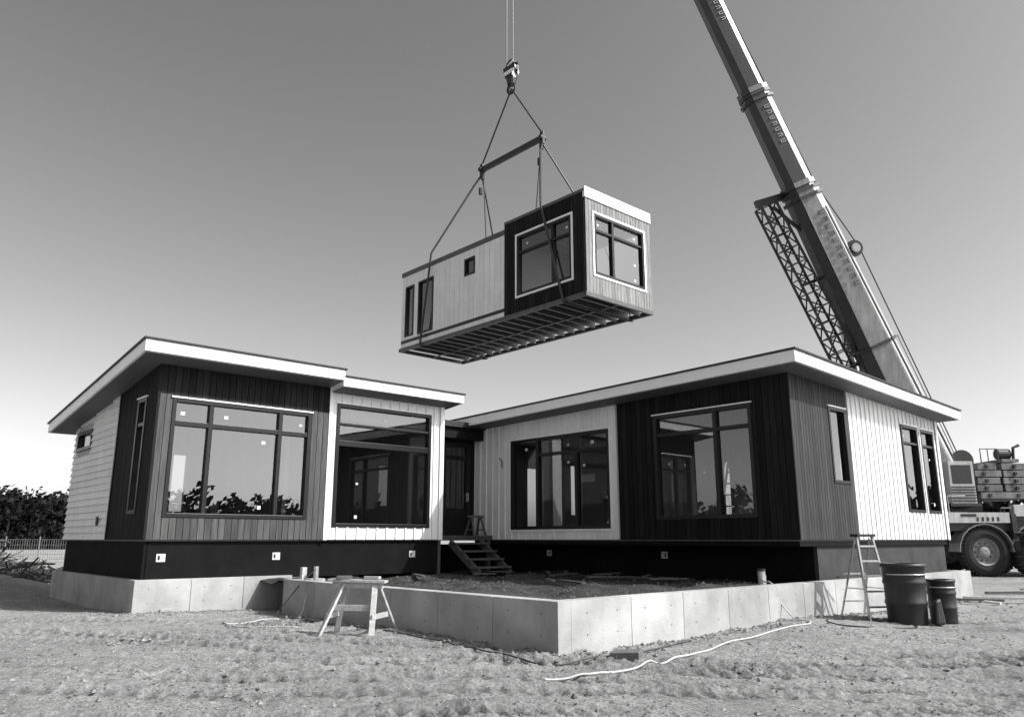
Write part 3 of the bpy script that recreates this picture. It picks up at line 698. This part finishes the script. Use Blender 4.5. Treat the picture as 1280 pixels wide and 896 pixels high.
for i in range(26):
    x=random.uniform(9.2,16);y=random.uniform(16.5,23);a=random.uniform(0,3.1);l=random.uniform(.5,2.4)
    mb.beam((x,y,.06),(x+l*math.cos(a),y+l*math.sin(a)*.4,.08),.14,.05,random.choice(['lumber','olds']))
mb.obj('scrap_lumber',None)
vs=[];dm=[];nx=len(GX)
for y in GY:
    for x in GX:
        z,dpv=gz(x,y,True);vs.append((x,y,z));dm.append(dpv)
fs=[(j*nx+i,j*nx+i+1,(j+1)*nx+i+1,(j+1)*nx+i) for j in range(len(GY)-1) for i in range(nx-1)]
mb=MB();mb.add(vs,fs,'ground');g_=mb.obj('ground',None,smooth=True)
atr=g_.data.attributes.new('rut_dark','FLOAT','POINT');atr.data.foreach_set('value',dm)
mb=MB()
cT,sT=math.cos(TH),math.sin(TH)
def inhouse(x,y):
    dx,dy=x-OX,y-OY;u=dx*cT+dy*sT;v=-dx*sT+dy*cT
    return (u>-.05 and v>-.05 and u<15.2) or (u>-2.5 and v>9.2)
def clod(x,y,r):
    z=gz(x,y)+r*.1;a=random.random()*6.28
    ca,sa=math.cos(a),math.sin(a);j=lambda:random.uniform(.6,1.3)*r
    mb.add([(x+ca*j(),y+sa*j(),z),(x-sa*j(),y+ca*j(),z),(x-ca*j(),y-sa*j(),z),(x+sa*j(),y-ca*j(),z),(x,y,z+j()*.7),(x,y,z-r*.6)],[(0,1,4),(1,2,4),(2,3,4),(3,0,4),(1,0,5),(2,1,5),(3,2,5),(0,3,5)],'stone')
for i in range(24000):
    y=6.0+15*random.random()**1.4;x=random.uniform(-1,1)*(y*.78)
    if inhouse(x,y): continue
    if noise.noise(Vector((x*.5,y*.7,3)))<random.uniform(-.35,.25): continue
    clod(x,y,random.uniform(.006,.018) if random.random()<.92 else random.uniform(.018,.045))
for (ccx,ccy,n_,sp_) in ((-4.3,14.2,120,.28),(-5.6,11.8,40,.15),(-7.6,15.2,60,.3),(2.2,12.0,50,.3)):
    for i in range(n_): clod(random.gauss(ccx,sp_),random.gauss(ccy,sp_*.6),random.uniform(.015,.05))
for i in range(2600):
    k=random.random()
    if k<.35: u=-abs(random.gauss(0,.18))-.02;v=random.uniform(0,7.8)
    elif k<.75: u=random.uniform(-.2,15);v=-abs(random.gauss(0,.18))-.02
    else: u=random.uniform(-2.5,.8);v=9.3-abs(random.gauss(0,.2))
    clod(OX+u*cT-v*sT,OY+u*sT+v*cT,random.uniform(.01,.04))
mb.obj('dirt_clods',None)
# ------------------------------------------------ trees, brush, fence
def treeline(name,trees):
    mb=MB()
    for (x,y,h,n,ls) in trees:
        mb.tube([(x,y,0),(x+random.uniform(-.2,.2),y,h*.5)],[.16,.07],'bark',5)
        cl=[(x+random.gauss(0,h*.24),y+random.gauss(0,h*.24),random.uniform(.08,.82)*h,random.uniform(.13,.22)*h) for _ in range(10)]
        for i in range(n):
            c=random.choice(cl);th=random.random()*6.283;ph=math.acos(random.uniform(-1,1));rr=c[3]*random.uniform(.45,1.08)
            px=c[0]+rr*math.sin(ph)*math.cos(th);py=c[1]+rr*math.sin(ph)*math.sin(th);pz=max(.1,c[2]+rr*math.cos(ph)*.85)
            a=Vector((random.gauss(0,1),random.gauss(0,1),random.gauss(0,1))).normalized();b_=a.orthogonal().normalized()*ls*random.uniform(.6,1.3);c2=a.cross(b_).normalized()*ls*random.uniform(.5,1)
            p=Vector((px,py,pz));mb.add([p-b_,p+c2*.6,p+b_,p-c2],[(0,1,2,3)],'leaf')
    return mb.obj(name,None)
tr=[]
for i in range(190):
    az=R(-50+i*.13+random.uniform(-.3,.3));r=random.uniform(125,155);tr.append((r*math.sin(az),r*math.cos(az),random.uniform(7.8,9.8),380,.38))
treeline('distant_trees',tr)
tr=[]
for i in range(360):
    az=R(-46-i*.8+random.uniform(-.5,.5));r=random.uniform(95,130)
    tr.append((r*math.sin(az),r*math.cos(az),random.uniform(6.5,10.5),200,.65))
treeline('distant_trees',tr)
mb=MB()
fx0,fy0,fx1,fy1=-52.,50.,-24.,54.
n=190
for i in range(n+1):
    k=i/n;x=fx0+(fx1-fx0)*k;y=fy0+(fy1-fy0)*k
    if i%14==0: mb.tube([(x,y,0),(x,y,1.6)],.04,'galv',6)
    else: mb.beam((x,y,.1),(x,y,1.4),.016,.016,'galv')
for z in (.15,.45,.75,1.05,1.4): mb.beam((fx0,fy0,z),(fx1,fy1,z),.02,.02,'galv')
mb.obj('wire_fence',None)
mb=MB()
for i in range(1900):
    x=random.gauss(-18.2,2.3);y=random.gauss(25.5,1.4);z=max(0,gz(x,y))+random.uniform(0,.3)
    a=random.random()*6.28;el=random.uniform(-.3,.7);l=random.uniform(.15,.9)
    mb.beam((x,y,z),(x+l*math.cos(a)*math.cos(el),y+l*math.sin(a)*math.cos(el),max(.02,z+l*math.sin(el))),random.uniform(.01,.06),random.uniform(.01,.05),'twig')
for i in range(14):
    x=random.gauss(-18.2,1.8);y=random.gauss(25.,.8);z=gz(x,y)+.15;a=random.uniform(-.6,.6);l=random.uniform(.8,2.2)
    mb.tube([(x,y,z),(x+l*.5,y+l*.3*a,z+.2+.3*a),(x+l,y+l*a*.5,z+.1)],[.07,.06,.03],'twig',6)
for i in range(2500):
    x=random.gauss(-19.3,2.2);y=random.gauss(27.,1.2);z=max(0,gz(x,y))+random.uniform(0,.2);r=.09
    mb.add([(x-r,y,z),(x+r*random.random(),y+r,z+r*random.random()),(x+r,y-r*random.random(),z+r),(x,y,z-r)],[(0,1,2,3)],'twig')
mb.obj('brush_pile',None)
# ------------------------------------------------ light, sky
el=R(42);sx_,sy_=.955,-.30;azr=math.atan2(sx_,sy_)
sd=Vector((math.sin(azr)*math.cos(el),math.cos(azr)*math.cos(el),math.sin(el)))
sl=bpy.data.lights.new('sun','SUN');sl.energy=5.0;sl.angle=R(.5);sl.color=(1,.99,.98)
so=bpy.data.objects.new('sun',sl);sc.collection.objects.link(so);so.rotation_euler=sd.to_track_quat('Z','Y').to_euler()
w=bpy.data.worlds.new('World');sc.world=w;w.use_nodes=True;nt=w.node_tree;bg=nt.nodes['Background']
sk=N(nt,'ShaderNodeTexSky');sk.sky_type='NISHITA';sk.sun_disc=False;sk.sun_elevation=el;sk.sun_rotation=azr;sk.dust_density=2.0;sk.air_density=1.2
se=N(nt,'ShaderNodeSeparateColor');L(nt,sk.outputs[0],se.inputs[0])
# black-and-white film with a red filter: mostly the red record, a little green
a=N(nt,'ShaderNodeMath',operation='MULTIPLY');L(nt,se.outputs[0],a.inputs[0]);a.inputs[1].default_value=.9
a2=N(nt,'ShaderNodeMath',operation='MULTIPLY_ADD');L(nt,se.outputs[1],a2.inputs[0]);a2.inputs[1].default_value=.1;L(nt,a.outputs[0],a2.inputs[2])
pw=N(nt,'ShaderNodeMath',operation='POWER');L(nt,a2.outputs[0],pw.inputs[0]);pw.inputs[1].default_value=1.28
gn=N(nt,'ShaderNodeMath',operation='MULTIPLY');L(nt,pw.outputs[0],gn.inputs[0]);gn.inputs[1].default_value=1.28
cc=N(nt,'ShaderNodeCombineColor')
for i in range(3): L(nt,gn.outputs[0],cc.inputs[i])
L(nt,cc.outputs[0],bg.inputs[0]);bg.inputs[1].default_value=.13
# ------------------------------------------------ camera
cam=bpy.data.cameras.new('camera');co=bpy.data.objects.new('camera',cam);sc.collection.objects.link(co)
cam.sensor_width=36;cam.lens=970/1280*36;cam.clip_end=2000;cam.clip_start=.1
co.location=(0,0,1.45);co.rotation_euler=(math.pi/2+math.atan(225/970),0,0);sc.camera=co
sc.view_settings.view_transform='Standard';sc.view_settings.look='None';sc.view_settings.exposure=0;sc.view_settings.gamma=1
